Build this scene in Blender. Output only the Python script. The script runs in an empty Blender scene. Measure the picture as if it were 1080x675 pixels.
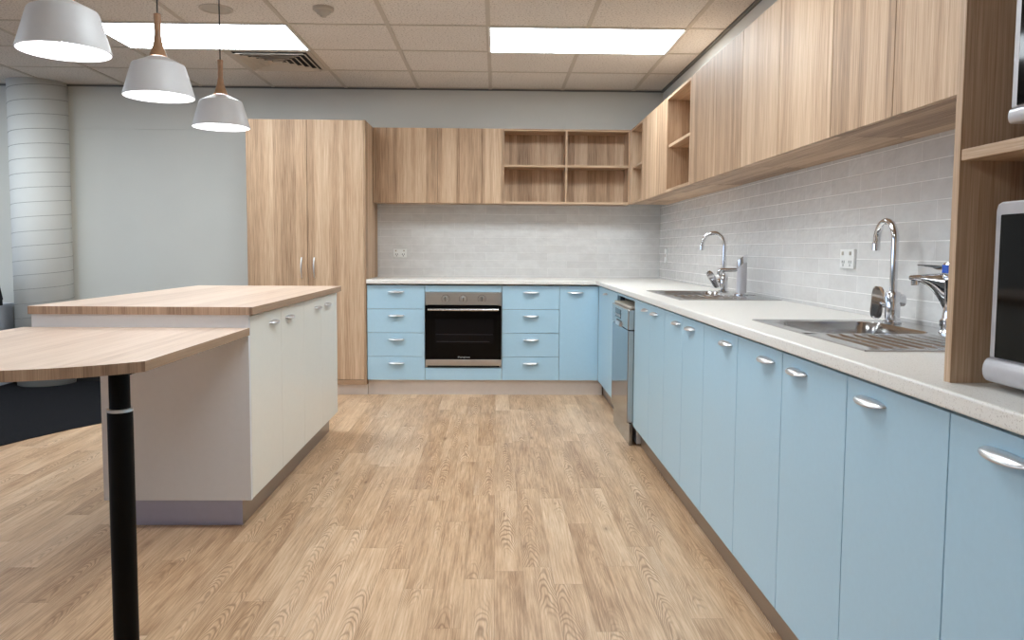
import bpy, bmesh, math, random
from mathutils import Vector, Matrix
random.seed(7)
PI = math.pi
scene = bpy.context.scene
COL = scene.collection

# ------------------------------------------------------------------ colour
def lin(r, g, b):
    def f(c):
        c /= 255.0
        return c / 12.92 if c <= 0.04045 else ((c + 0.055) / 1.055) ** 2.4
    return (f(r), f(g), f(b), 1.0)

# ------------------------------------------------------------------ materials
class NT:
    def __init__(self, name):
        self.m = bpy.data.materials.new(name)
        self.m.use_nodes = True
        self.t = self.m.node_tree
        self.t.nodes.clear()
        self.out = self.n('ShaderNodeOutputMaterial')
        self.b = self.n('ShaderNodeBsdfPrincipled')
        self.l(self.b.outputs[0], self.out.inputs[0])
    def n(self, typ, **kw):
        nd = self.t.nodes.new(typ)
        for k, v in kw.items():
            setattr(nd, k, v)
        return nd
    def l(self, a, b):
        self.t.links.new(a, b)
    def math(self, op, a, b=None, clamp=False):
        nd = self.n('ShaderNodeMath', operation=op, use_clamp=clamp)
        for i, v in enumerate((a, b)):
            if v is None:
                continue
            if isinstance(v, (int, float)):
                nd.inputs[i].default_value = v
            else:
                self.l(v, nd.inputs[i])
        return nd.outputs[0]
    def xyz(self):
        g = self.n('ShaderNodeNewGeometry')
        s = self.n('ShaderNodeSeparateXYZ')
        self.l(g.outputs['Position'], s.inputs[0])
        return s.outputs
    def vec(self, x, y, z):
        c = self.n('ShaderNodeCombineXYZ')
        for i, v in enumerate((x, y, z)):
            if isinstance(v, (int, float)):
                c.inputs[i].default_value = v
            else:
                self.l(v, c.inputs[i])
        return c.outputs[0]
    def noise(self, v, scale=1.0, detail=2.0, rough=0.5, dist=0.0):
        nd = self.n('ShaderNodeTexNoise')
        nd.inputs['Scale'].default_value = scale
        nd.inputs['Detail'].default_value = detail
        nd.inputs['Roughness'].default_value = rough
        nd.inputs['Distortion'].default_value = dist
        if v is not None:
            self.l(v, nd.inputs['Vector'])
        return nd.outputs['Fac']
    def ramp(self, fac, stops):
        nd = self.n('ShaderNodeValToRGB')
        els = nd.color_ramp.elements
        while len(els) < len(stops):
            els.new(0.5)
        for e, (p, c) in zip(els, stops):
            e.position = p
            e.color = c
        self.l(fac, nd.inputs[0])
        return nd.outputs[0]
    def mix(self, fac, a, b, blend='MIX'):
        nd = self.n('ShaderNodeMix', data_type='RGBA', blend_type=blend)
        if isinstance(fac, (int, float)):
            nd.inputs[0].default_value = fac
        else:
            self.l(fac, nd.inputs[0])
        for i, v in ((6, a), (7, b)):
            if isinstance(v, tuple):
                nd.inputs[i].default_value = v
            else:
                self.l(v, nd.inputs[i])
        return nd.outputs[2]
    def base(self, v):
        if isinstance(v, tuple):
            self.b.inputs['Base Color'].default_value = v
        else:
            self.l(v, self.b.inputs['Base Color'])
    def set(self, **kw):
        for k, v in kw.items():
            k = k.replace('_', ' ')
            if k in self.b.inputs:
                if hasattr(v, 'is_linked'):
                    self.l(v, self.b.inputs[k])
                else:
                    self.b.inputs[k].default_value = v
    def bump(self, h, strength=0.2, dist=0.01):
        nd = self.n('ShaderNodeBump')
        nd.inputs['Strength'].default_value = strength
        nd.inputs['Distance'].default_value = dist
        self.l(h, nd.inputs['Height'])
        self.l(nd.outputs[0], self.b.inputs['Normal'])

def plain(name, col, rough=0.5, metal=0.0, var=0.0, scale=20.0, spec=0.5, bump=0.0):
    k = NT(name)
    if var > 0:
        x, y, z = k.xyz()
        f = k.noise(k.vec(x, y, z), scale, 3)
        lo = tuple(c * (1 - var) for c in col[:3]) + (1,)
        hi = tuple(min(1, c * (1 + var)) for c in col[:3]) + (1,)
        k.base(k.ramp(f, [(0.3, lo), (0.7, hi)]))
        if bump:
            k.bump(f, bump, 0.002)
    else:
        k.base(col)
    k.set(Roughness=rough, Metallic=metal, Specular_IOR_Level=spec)
    return k.m

def laminate(name, grain, dark, mid, light, rough=0.5):
    """striped stave laminate; grain = axis the figure runs along"""
    k = NT(name)
    x, y, z = k.xyz()
    oi = k.n('ShaderNodeObjectInfo')
    off = k.math('MULTIPLY', oi.outputs['Random'], 37.0)
    if grain == 'z':
        a = k.math('ADD', x, y); l_ = z
    elif grain == 'y':
        a = k.math('ADD', x, k.math('MULTIPLY', z, 1.0)); l_ = y
    else:
        a = k.math('ADD', y, k.math('MULTIPLY', z, 1.0)); l_ = x
    a = k.math('ADD', a, off)
    def stave(scale):
        v = k.n('ShaderNodeTexVoronoi', voronoi_dimensions='1D')
        v.inputs['Scale'].default_value = scale
        k.l(a, v.inputs['W'])
        s = k.n('ShaderNodeSeparateColor')
        k.l(v.outputs['Color'], s.inputs[0])
        return s.outputs[0]
    s1 = stave(9.0)
    s2 = stave(34.0)
    fine = k.noise(k.vec(k.math('MULTIPLY', a, 300.0), k.math('MULTIPLY', l_, 5.0), off), 1.0, 3, 0.6)
    broad = k.noise(k.vec(k.math('MULTIPLY', a, 40.0), k.math('MULTIPLY', l_, 1.6), off), 1.0, 3, 0.55, 0.4)
    t = k.math('MULTIPLY', s1, 0.42)
    t = k.math('ADD', t, k.math('MULTIPLY', s2, 0.24))
    t = k.math('ADD', t, k.math('MULTIPLY', k.math('SUBTRACT', fine, 0.5), 1.25))
    t = k.math('ADD', t, k.math('MULTIPLY', k.math('SUBTRACT', broad, 0.5), 0.5))
    t = k.math('ADD', t, 0.17, clamp=True)
    k.base(k.ramp(t, [(0.02, dark), (0.48, mid), (0.98, light)]))
    k.set(Roughness=rough, Specular_IOR_Level=0.32)
    k.bump(fine, 0.06, 0.001)
    return k.m

WD, WM, WL = lin(124, 96, 74), lin(184, 153, 124), lin(216, 190, 162)
M = {}
M['wood_v'] = laminate('oak_laminate_upright', 'z', WD, WM, WL)
M['wood_y'] = laminate('oak_laminate_lengthwise', 'y', WD, WM, WL)
M['wood_x'] = laminate('oak_laminate_crosswise', 'x', WD, WM, WL)
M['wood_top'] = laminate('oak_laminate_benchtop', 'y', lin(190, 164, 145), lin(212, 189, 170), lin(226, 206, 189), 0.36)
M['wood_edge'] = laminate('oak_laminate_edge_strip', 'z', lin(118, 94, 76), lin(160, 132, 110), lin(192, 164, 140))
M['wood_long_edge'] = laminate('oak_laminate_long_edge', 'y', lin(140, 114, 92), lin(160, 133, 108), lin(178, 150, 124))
M['wood_turned'] = plain('turned_timber', lin(150, 112, 80), 0.45, 0, 0.14, 40)
M['blue'] = plain('pale_blue_melamine', lin(170, 203, 222), 0.42, 0, 0.012, 60)
M['white'] = plain('white_melamine', lin(232, 230, 221), 0.34, 0, 0.01, 40)
M['end_white'] = plain('cool_white_end_board', lin(224, 225, 228), 0.4, 0, 0.01, 40)
M['carcass'] = plain('white_board', lin(205, 203, 198), 0.6, 0, 0.01, 40)
M['dark_gap'] = plain('dark_recess', lin(30, 29, 30), 0.8, 0, 0.03, 40)
M['gap_navy'] = plain('navy_gap_shade', lin(52, 66, 82), 0.6, 0, 0.02, 40)  # shade of the gap under the worktop, put into the rail's colour
M['shade'] = plain('matt_white_enamel', lin(196, 195, 196), 0.45, 0, 0.01, 40)
M['black'] = plain('black_powder_coat', lin(4, 4, 5), 0.5, 0, 0.05, 60, 0.12)
M['cord'] = plain('black_flex', lin(26, 22, 22), 0.6, 0, 0.05, 60)
M['wall'] = plain('painted_wall', lin(206, 204, 196), 0.75, 0, 0.012, 4)
M['wall_daylight'] = plain('wall_paint_daylight_cast', lin(202, 202, 197), 0.75, 0, 0.012, 4)
M['column'] = plain('painted_column', lin(212, 212, 208), 0.65, 0, 0.02, 5)
M['groove'] = plain('grey_seam', lin(150, 150, 146), 0.8, 0, 0.03, 40)  # grey of the column's spiral seams and the wall hook
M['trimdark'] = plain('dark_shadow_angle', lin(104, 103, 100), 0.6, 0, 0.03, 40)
M['tbar'] = plain('ceiling_tee_bar', lin(190, 180, 168), 0.6, 0, 0.01, 40)
M['plastic'] = plain('white_plastic', lin(228, 228, 226), 0.3, 0, 0.01, 40)
M['plastic_grey'] = plain('grey_plastic', lin(176, 168, 156), 0.5, 0, 0.02, 40)
M['slot'] = plain('dark_slots', lin(60, 60, 62), 0.6, 0, 0.02, 40)
M['chrome'] = plain('polished_chrome', (0.72, 0.72, 0.74, 1), 0.07, 1.0, 0.01, 30)
M['handle'] = plain('satin_chrome', (0.70, 0.71, 0.73, 1), 0.30, 0.9, 0.02, 60)
M['silver'] = plain('silver_paint', lin(196, 194, 198), 0.35, 0.25, 0.02, 60)
M['glass_black'] = plain('black_oven_glass', lin(4, 4, 5), 0.06, 0, 0.02, 30, 0.16)
M['glass_window'] = plain('dark_window_glass', lin(9, 9, 13), 0.1, 0, 0.02, 30, 0.2)
M['rack'] = plain('dim_oven_rack', lin(60, 60, 66), 0.35, 0.6, 0.03, 60)
M['print'] = plain('pale_print', lin(190, 190, 190), 0.5, 0, 0.02, 60)
M['blue_mark'] = plain('blue_protective_film', lin(52, 92, 190), 0.25, 0.1, 0.03, 60)
M['bag'] = plain('black_fabric', lin(14, 14, 16), 0.85, 0, 0.2, 80)
M['desk'] = plain('grey_desk_laminate', lin(196, 201, 212), 0.5, 0, 0.02, 30)

def steel(name, col, rough, axis):
    k = NT(name)
    x, y, z = k.xyz()
    c = {'x': (3, 400, 400), 'y': (400, 3, 400), 'z': (400, 400, 3)}[axis]
    f = k.noise(k.vec(k.math('MULTIPLY', x, c[0]), k.math('MULTIPLY', y, c[1]), k.math('MULTIPLY', z, c[2])), 1.0, 2)
    lo = tuple(v * 0.93 for v in col[:3]) + (1,)
    k.base(k.ramp(f, [(0.3, lo), (0.7, col)]))
    k.set(Metallic=1.0, Roughness=k.math('ADD', k.math('MULTIPLY', f, 0.1), rough - 0.05))
    return k.m
M['steel_x'] = steel('brushed_steel_wide', (0.60, 0.585, 0.58, 1), 0.30, 'x')
M['steel_y'] = steel('brushed_steel_long', (0.62, 0.615, 0.61, 1), 0.24, 'y')
M['steel_dark'] = steel('dark_mirror_steel', (0.36, 0.37, 0.39, 1), 0.13, 'z')
M['steel_sink'] = steel('sink_steel', (0.50, 0.495, 0.49, 1), 0.17, 'y')
M['kick'] = plain('brushed_aluminium_kickboard', lin(226, 217, 211), 0.38, 0.2, 0.02, 30)
M['kick_y'] = steel('brushed_aluminium_kickboard_long', (0.42, 0.38, 0.35, 1), 0.42, 'y')
M['kick_island'] = plain('aluminium_kickboard_light_cast', lin(190, 194, 222), 0.4, 0.25, 0.02, 30)  # aluminium with a lavender reflected-light cast put into its colour

def emit(name, col, s):
    k = NT(name)
    k.base(lin(240, 240, 240))
    k.set(Emission_Color=col, Emission_Strength=s)
    return k.m
M['troffer'] = emit('lit_diffuser', (0.86, 0.95, 1.0, 1), 14.0)
M['bulb'] = emit('lit_bulb', (0.95, 0.96, 1.0, 1), 55.0)

def floor_mat():
    k = NT('oak_vinyl_planks')
    x, y, z = k.xyz()
    W, L = 0.102, 0.92
    u = k.math('DIVIDE', x, W)
    i = k.math('FLOOR', u)
    fu = k.math('FRACT', u)
    wn = k.n('ShaderNodeTexWhiteNoise', noise_dimensions='1D')
    k.l(i, wn.inputs['W'])
    v = k.math('ADD', k.math('DIVIDE', y, L), k.math('MULTIPLY', wn.outputs['Value'], 7.0))
    j = k.math('FLOOR', v)
    fv = k.math('FRACT', v)
    wn2 = k.n('ShaderNodeTexWhiteNoise', noise_dimensions='2D')
    k.l(k.vec(i, j, 0.0), wn2.inputs['Vector'])
    r = wn2.outputs['Value']
    sc = k.n('ShaderNodeSeparateColor')
    k.l(wn2.outputs['Color'], sc.inputs[0])
    r2 = sc.outputs[1]
    # cathedral figure : stretched distorted rings
    px = k.math('ADD', k.math('MULTIPLY', k.math('SUBTRACT', fu, 0.5), 1.0), k.math('MULTIPLY', k.math('SUBTRACT', r2, 0.5), 0.5))
    py = k.math('MULTIPLY', k.math('SUBTRACT', fv, r), 2.2)
    warp = k.noise(k.vec(k.math('MULTIPLY', x, 14.0), k.math('MULTIPLY', y, 4.5), k.math('MULTIPLY', r, 50.0)), 1.0, 2)
    rad = k.math('ADD', k.math('ADD', k.math('MULTIPLY', k.math('MULTIPLY', px, px), 3.6), py), k.math('MULTIPLY', warp, 0.8))
    ring = k.math('ADD', k.math('MULTIPLY', k.math('SINE', k.math('MULTIPLY', rad, 50.0)), 0.5), 0.5)
    ring = k.math('POWER', ring, 2.5)
    mask = k.noise(k.vec(k.math('MULTIPLY', x, 7.0), k.math('MULTIPLY', y, 1.7), k.math('MULTIPLY', r2, 30.0)), 1.0, 2)
    mask = k.ramp(mask, [(0.46, (0, 0, 0, 1)), (0.60, (1, 1, 1, 1))])
    ring = k.math('MULTIPLY', ring, mask)
    fine = k.noise(k.vec(k.math('MULTIPLY', x, 170.0), k.math('MULTIPLY', y, 6.0), k.math('MULTIPLY', r, 20.0)), 1.0, 4, 0.6)
    mott = k.noise(k.vec(k.math('MULTIPLY', x, 20.0), k.math('MULTIPLY', y, 2.4), k.math('MULTIPLY', r, 9.0)), 1.0, 4, 0.65)
    t = k.math('ADD', k.math('MULTIPLY', r, 0.34), k.math('MULTIPLY', k.math('SUBTRACT', fine, 0.5), 1.25))
    t = k.math('ADD', t, k.math('MULTIPLY', k.math('SUBTRACT', mott, 0.5), 0.85))
    t = k.math('ADD', t, 0.33, clamp=True)
    c = k.ramp(t, [(0.0, lin(140, 102, 70)), (0.5, lin(200, 166, 131)), (1.0, lin(228, 202, 172))])
    c = k.mix(k.math('MULTIPLY', ring, 0.66), c, lin(122, 84, 54))
    # knots
    kv = k.n('ShaderNodeTexVoronoi')
    kv.inputs['Scale'].default_value = 1.0
    k.l(k.vec(k.math('ADD', k.math('MULTIPLY', x, 5.5), k.math('MULTIPLY', mott, 0.25)), k.math('MULTIPLY', y, 2.0), 0.0), kv.inputs['Vector'])
    kn = k.ramp(kv.outputs['Distance'], [(0.02, (1, 1, 1, 1)), (0.05, (0.35, 0.35, 0.35, 1)), (0.13, (0, 0, 0, 1))])
    c = k.mix(k.math('MULTIPLY', kn, 0.78), c, lin(122, 82, 50))
    e1 = k.math('LESS_THAN', k.math('MINIMUM', fu, k.math('SUBTRACT', 1.0, fu)), 0.010)
    e2 = k.math('LESS_THAN', k.math('MINIMUM', fv, k.math('SUBTRACT', 1.0, fv)), 0.0012)
    e = k.math('MAXIMUM', e1, e2)
    c = k.mix(k.math('MULTIPLY', e, 0.35), c, lin(120, 88, 60))
    k.base(c)
    k.set(Roughness=k.math('ADD', k.math('MULTIPLY', fine, 0.12), 0.30), Specular_IOR_Level=0.45)
    k.bump(k.math('SUBTRACT', k.math('MULTIPLY', fine, 0.3), e), 0.10, 0.002)
    return k.m
M['floor'] = floor_mat()

def tile_mat(name, axis, hlw):
    k = NT(name)
    x, y, z = k.xyz()
    a = {'x': x, 'y': y}[axis]
    b = k.n('ShaderNodeTexBrick')
    b.offset = 0.38
    b.inputs['Scale'].default_value = 1.0
    b.inputs['Brick Width'].default_value = 0.262
    b.inputs['Row Height'].default_value = 0.0645
    b.inputs['Mortar Size'].default_value = 0.0015
    b.inputs['Mortar Smooth'].default_value = 0.1
    b.inputs['Bias'].default_value = 0.0
    b.inputs['Color1'].default_value = lin(209, 207, 205)
    b.inputs['Color2'].default_value = lin(217, 216, 214)
    b.inputs['Mortar'].default_value = lin(214, 212, 210)
    k.l(k.vec(k.math('ADD', a, 20.0), k.math('ADD', z, 0.0475), 0.0), b.inputs['Vector'])
    mott = k.noise(k.vec(k.math('MULTIPLY', a, 11.0), k.math('MULTIPLY', z, 16.0), 3.0), 1.0, 4, 0.6)
    c = k.mix(k.ramp(mott, [(0.35, (0, 0, 0, 1)), (0.75, (0.55, 0.55, 0.55, 1))]), b.outputs['Color'], lin(192, 189, 187))
    hl = k.math('LESS_THAN', k.math('ABSOLUTE', k.math('SUBTRACT', k.math('FRACT', k.math('DIVIDE', k.math('ADD', z, 0.0475 + 0.032), 0.0645)), 0.5)), 0.022)  # pale row joints, with light caught on tile edges painted in
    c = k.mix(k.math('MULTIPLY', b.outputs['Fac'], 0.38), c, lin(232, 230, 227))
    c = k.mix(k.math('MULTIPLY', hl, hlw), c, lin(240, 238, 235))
    k.base(c)
    wav = k.noise(k.vec(k.math('MULTIPLY', a, 13.0), k.math('MULTIPLY', z, 22.0), 1.0), 1.0, 2, 0.5)
    h = k.math('SUBTRACT', k.math('MULTIPLY', wav, 0.9), k.math('MULTIPLY', b.outputs['Fac'], 0.25))
    k.bump(h, 0.65, 0.006)
    k.set(Roughness=k.math('ADD', k.math('MULTIPLY', b.outputs['Fac'], 0.4), 0.12), Specular_IOR_Level=0.5)
    return k.m
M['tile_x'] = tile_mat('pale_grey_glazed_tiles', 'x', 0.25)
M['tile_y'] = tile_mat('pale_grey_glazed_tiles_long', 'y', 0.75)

def ceiling_mat():
    k = NT('mineral_fibre_tiles')
    x, y, z = k.xyz()
    f = k.noise(k.vec(x, y, z), 95.0, 3, 0.65)
    g = k.noise(k.vec(x, y, z), 4.0, 2)
    c = k.ramp(f, [(0.33, lin(150, 140, 131)), (0.46, lin(222, 215, 208)), (0.8, lin(228, 222, 215))])
    c = k.mix(0.15, c, k.ramp(g, [(0.3, lin(206, 198, 190)), (0.7, lin(228, 221, 214))]))
    k.base(c)
    k.set(Roughness=0.9, Specular_IOR_Level=0.1)
    k.bump(f, 0.3, 0.004)
    return k.m
M['ceiling'] = ceiling_mat()

def worktop_mat():
    k = NT('speckled_white_worktop')
    x, y, z = k.xyz()
    f = k.noise(k.vec(x, y, z), 420.0, 2, 0.5)
    g = k.noise(k.vec(x, y, z), 260.0, 2, 0.5)
    c = k.ramp(f, [(0.29, lin(140, 126, 114)), (0.37, lin(231, 228, 222)), (1.0, lin(236, 233, 228))])
    c = k.mix(0.5, c, k.ramp(g, [(0.30, lin(160, 146, 134)), (0.38, lin(232, 229, 223)), (1.0, lin(236, 233, 228))]))
    k.base(c)
    k.set(Roughness=0.38, Specular_IOR_Level=0.45)
    return k.m
M['worktop'] = worktop_mat()

def carpet_mat():
    k = NT('charcoal_carpet')
    x, y, z = k.xyz()
    f = k.noise(k.vec(k.math('MULTIPLY', x, 30.0), k.math('MULTIPLY', y, 160.0), 0.0), 1.0, 4, 0.7)
    k.base(k.ramp(f, [(0.3, lin(12, 12, 14)), (0.7, lin(32, 32, 36))]))
    k.set(Roughness=0.95, Specular_IOR_Level=0.1)
    k.bump(f, 0.6, 0.006)
    return k.m
M['carpet'] = carpet_mat()

# ------------------------------------------------------------------ objects
WORLD = {}          # world location of every object (nothing is rotated)
def wl(o):
    return WORLD[o.name] if o is not None else Vector((0, 0, 0))

def obj(name, bm, mat, parent=None, smooth=False, angle=None):
    """link a bmesh (world coordinates) as ONE mesh object with its origin at its own centre"""
    xs = [v.co for v in bm.verts]
    lo = Vector((min(c.x for c in xs), min(c.y for c in xs), min(c.z for c in xs)))
    hi = Vector((max(c.x for c in xs), max(c.y for c in xs), max(c.z for c in xs)))
    c = (lo + hi) / 2
    c.z = lo.z
    bmesh.ops.translate(bm, verts=bm.verts, vec=-c)
    bmesh.ops.recalc_face_normals(bm, faces=bm.faces)
    me = bpy.data.meshes.new(name)
    bm.to_mesh(me)
    bm.free()
    for mm in (mat if isinstance(mat, (list, tuple)) else [mat]):
        me.materials.append(mm)
    if smooth:
        for p in me.polygons:
            p.use_smooth = True
        if angle:
            me.set_sharp_from_angle(angle=angle)
    o = bpy.data.objects.new(name, me)
    COL.objects.link(o)
    if parent is not None:
        o.parent = parent
    o.location = c - wl(parent)
    WORLD[o.name] = c
    return o

def mesh_at(name, me, loc, parent):
    o = bpy.data.objects.new(name, me)
    COL.objects.link(o)
    o.parent = parent
    o.location = Vector(loc) - wl(parent)
    WORLD[o.name] = Vector(loc)
    return o

def thing(name, label, cat, loc, group=None):
    o = bpy.data.objects.new(name, None)
    o.empty_display_size = 0.1
    COL.objects.link(o)
    o.location = loc
    WORLD[o.name] = Vector(loc)
    o['label'] = label
    o['category'] = cat
    o['kind'] = 'thing'
    if group:
        o['group'] = group
    return o

def tag(o, label, cat, group=None):
    o['label'] = label
    o['category'] = cat
    o['kind'] = 'thing'
    if group:
        o['group'] = group
    return o

def struct(name, bm, mat, smooth=False):
    o = obj(name, bm, mat, None, smooth)
    o['kind'] = 'structure'
    return o

def copy_tree(o, delta, label):
    c = o.copy()
    COL.objects.link(c)
    c.location = o.location + Vector(delta)
    c['label'] = label
    def rec(src, dst):
        for ch in list(src.children):
            d = ch.copy()
            COL.objects.link(d)
            d.parent = dst
            rec(ch, d)
    rec(o, c)
    return c

# ------------------------------------------------------------------ shapes
def box(bm, x0, x1, y0, y1, z0, z1, bev=0.0, mi=0):
    vs = [bm.verts.new((x, y, z)) for z in (z0, z1) for y in (y0, y1) for x in (x0, x1)]
    fs = []
    for q in ((0, 2, 3, 1), (4, 5, 7, 6), (0, 1, 5, 4), (2, 6, 7, 3), (0, 4, 6, 2), (1, 3, 7, 5)):
        f = bm.faces.new([vs[i] for i in q])
        f.material_index = mi
        fs.append(f)
    if bev > 0:
        es = list({e for f in fs for e in f.edges})
        bmesh.ops.bevel(bm, geom=es, offset=bev, segments=2, affect='EDGES', profile=0.5)
    return bm

def B(x0, x1, y0, y1, z0, z1, bev=0.0):
    return box(bmesh.new(), x0, x1, y0, y1, z0, z1, bev)

def lathe(bm, prof, cx, cy, n=48, close_top=True, close_bot=True):
    rings = []
    for r, z in prof:
        if r < 1e-6:
            rings.append([bm.verts.new((cx, cy, z))])
        else:
            rings.append([bm.verts.new((cx + r * math.cos(2 * PI * i / n), cy + r * math.sin(2 * PI * i / n), z)) for i in range(n)])
    for a, b in zip(rings, rings[1:]):
        for i in range(n):
            j = (i + 1) % n
            if len(a) == 1 and len(b) == 1:
                continue
            if len(a) == 1:
                bm.faces.new((a[0], b[i], b[j]))
            elif len(b) == 1:
                bm.faces.new((a[i], a[j], b[0]))
            else:
                bm.faces.new((a[i], a[j], b[j], b[i]))
    if close_bot and len(rings[0]) > 1:
        bm.faces.new(rings[0][::-1])
    if close_top and len(rings[-1]) > 1:
        bm.faces.new(rings[-1])
    return bm

def cyl(cx, cy, z0, z1, r, n=32, bev=0.0):
    p = [(r, z0), (r, z1)]
    if bev:
        p = [(r - bev, z0), (r, z0 + bev), (r, z1 - bev), (r - bev, z1)]
    return lathe(bmesh.new(), p, cx, cy, n)

def tube(bm, pts, r, n=16, cap=True):
    """round bar swept along points; r may be a list"""
    pts = [Vector(p) for p in pts]
    rs = r if isinstance(r, (list, tuple)) else [r] * len(pts)
    t0 = (pts[1] - pts[0]).normalized()
    up = Vector((0, 0, 1)) if abs(t0.z) < 0.9 else Vector((0, 1, 0))
    nrm = (up - t0 * up.dot(t0)).normalized()
    rings = []
    for i, p in enumerate(pts):
        t = (pts[min(i + 1, len(pts) - 1)] - pts[max(i - 1, 0)]).normalized()
        nrm = (nrm - t * nrm.dot(t)).normalized()
        b = t.cross(nrm)
        rings.append([bm.verts.new(p + (nrm * math.cos(2 * PI * k / n) + b * math.sin(2 * PI * k / n)) * rs[i]) for k in range(n)])
    for a, b in zip(rings, rings[1:]):
        for k in range(n):
            m = (k + 1) % n
            bm.faces.new((a[k], a[m], b[m], b[k]))
    if cap:
        bm.faces.new(rings[0][::-1])
        bm.faces.new(rings[-1])
    return bm

def prism(bm, poly, axis, a0, a1, bev=0.0):
    """extrude a 2-D outline along an axis; outline in the two other axes in order"""
    def pt(p, a):
        return {'x': (a, p[0], p[1]), 'y': (p[0], a, p[1]), 'z': (p[0], p[1], a)}[axis]
    A = [bm.verts.new(pt(p, a0)) for p in poly]
    Bv = [bm.verts.new(pt(p, a1)) for p in poly]
    n = len(poly)
    fs = [bm.faces.new(A), bm.faces.new(Bv[::-1])]
    for i in range(n):
        j = (i + 1) % n
        fs.append(bm.faces.new((A[i], Bv[i], Bv[j], A[j])))
    if bev:
        es = list({e for f in fs[:2] for e in f.edges})
        bmesh.ops.bevel(bm, geom=es, offset=bev, segments=2, affect='EDGES', profile=0.5)
    return bm

def join_parts(name, items, parent):
    for nm, bm, mat in items:
        obj(nm, bm, mat, parent)

# ------------------------------------------------------------------ camera (measured from the photograph)
F, PITCH, YAW, ROLL, CY, H = 818.8249, 0.0690, 0.0208, 0.0065, 319.7483, 1.1418
def cam_dir(u, w, fw):
    c, s = math.cos(ROLL), math.sin(ROLL)
    u, w = c * u + s * w, -s * u + c * w
    yf, zu = fw, -w
    c, s = math.cos(PITCH), math.sin(PITCH)
    y, z = c * yf + s * zu, -s * yf + c * zu
    x = u
    c, s = math.cos(YAW), math.sin(YAW)
    return Vector((c * x + s * y, -s * x + c * y, z))
cd = bpy.data.cameras.new('camera')
cam = bpy.data.objects.new('camera', cd)
COL.objects.link(cam)
R_, U_, F_ = cam_dir(1, 0, 0), cam_dir(0, -1, 0), cam_dir(0, 0, 1)
mw = Matrix.Identity(4)
for i in range(3):
    mw[i][0], mw[i][1], mw[i][2] = R_[i], U_[i], -F_[i]
mw[2][3] = H
cam.matrix_world = mw
cd.sensor_width = 36.0
cd.lens = F / 1080.0 * 36.0
cd.shift_y = -(337.5 - CY) / 1080.0
cd.clip_start = 0.05
scene.camera = cam

# ------------------------------------------------------------------ key dimensions
XR, YB = 0.80, 6.008          # front faces of the blue doors: right run, back run
XW, YW = 1.388, 6.588         # tiled faces of the right and back walls
XL = -0.9966                  # left end of the blue back run
ZD, ZT = 0.122, 0.862         # bottom and top of the doors
ZW = 0.905                    # worktop surface
XU, YU = 1.087, 6.345         # fronts of the wall cabinets
ZU0, ZU1 = 1.514, 2.114
ZC = 2.474
GX, GY, T = -0.0546, 4.7465, 0.5987

# ------------------------------------------------------------------ the setting
struct('floor', B(-8, 1.4, -3.2, 6.6, -0.1, 0), M['floor'])
bm = bmesh.new()
poly = [(-8, -3.2), (-3.3, -3.2), (-3.22, 1.5), (-3.06, 3.2), (-2.94, 4.0), (-2.83, 4.43), (-2.765, 4.61), (-2.654, 4.85),
        (-2.54, 5.04), (-2.36, 5.4), (-2.2, 5.85), (-2.1, 6.596), (-8, 6.596)]
prism(bm, poly, 'z', -0.002, 0.005)
struct('floor_carpet', bm, M['carpet'])
struct('ceiling', B(-8, 1.4, -3.2, 6.6, ZC, ZC + 0.1), M['ceiling'])
struct('wall_back', B(-8.1, 1.5, 6.596, 6.7, 0, ZC), M['wall'])
struct('wall_right', B(1.396, 1.5, -3.3, 6.596, 0, ZC), M['wall'])
struct('wall_front', B(-8.1, 1.5, -3.3, -3.2, 0, ZC), M['wall'])
# left wall with a long daylight window
bm = bmesh.new()
box(bm, -8.1, -8, -3.2, 6.596, 0, 0.9)
box(bm, -8.1, -8, -3.2, 6.596, 2.2, ZC)
box(bm, -8.1, -8, -3.2, -2.0, 0.9, 2.2)
box(bm, -8.1, -8, 6.2, 6.596, 0.9, 2.2)
struct('wall_left', bm, M['wall'])
bm = bmesh.new()
box(bm, -8.07, -8.02, -2.0, 6.2, 0.9, 0.95)
box(bm, -8.07, -8.02, -2.0, 6.2, 2.15, 2.2)
for yy in (-2.0, 0.03, 2.07, 4.1, 6.15):
    box(bm, -8.07, -8.02, yy, yy + 0.05, 0.95, 2.15)
struct('window_1', bm, M['silver'])
# back wall panels and faint joint; daylight's cool cast is put into their colour
struct('trim_1', B(-3.50, -1.906, 6.588, 6.596, 0, 2.1155), M['wall_daylight'])
struct('trim_2', B(-3.50, 1.372, 6.588, 6.596, 2.1175, ZC - 0.012), M['wall_daylight'])
# splashback tiles
struct('trim_3', B(XL - 0.002, XW, YW, 6.596, ZW, 1.53), M['tile_x'])
struct('trim_4', B(XW, 1.396, 1.405, YW, ZW, 1.53), M['tile_y'])
struct('baseboard_back', B(-8, -1.906, 6.580, 6.5879, 0.005, 0.11), M['bag'])
# ceiling perimeter angles
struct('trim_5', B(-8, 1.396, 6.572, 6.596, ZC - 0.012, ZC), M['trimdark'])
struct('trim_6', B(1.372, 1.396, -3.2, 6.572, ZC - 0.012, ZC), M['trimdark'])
# tee bars
bm = bmesh.new()
for i in range(-13, 3):
    x = GX + T * i
    box(bm, x - 0.013, x + 0.013, -3.2, 6.572, ZC - 0.004, ZC)
struct('trim_7', bm, M['tbar'])
bm = bmesh.new()
for j in range(-13, 4):
    y = GY + T * j
    box(bm, -8, 1.372, y - 0.011, y + 0.011, ZC - 0.003, ZC)
struct('trim_8', bm, M['tbar'])

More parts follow.
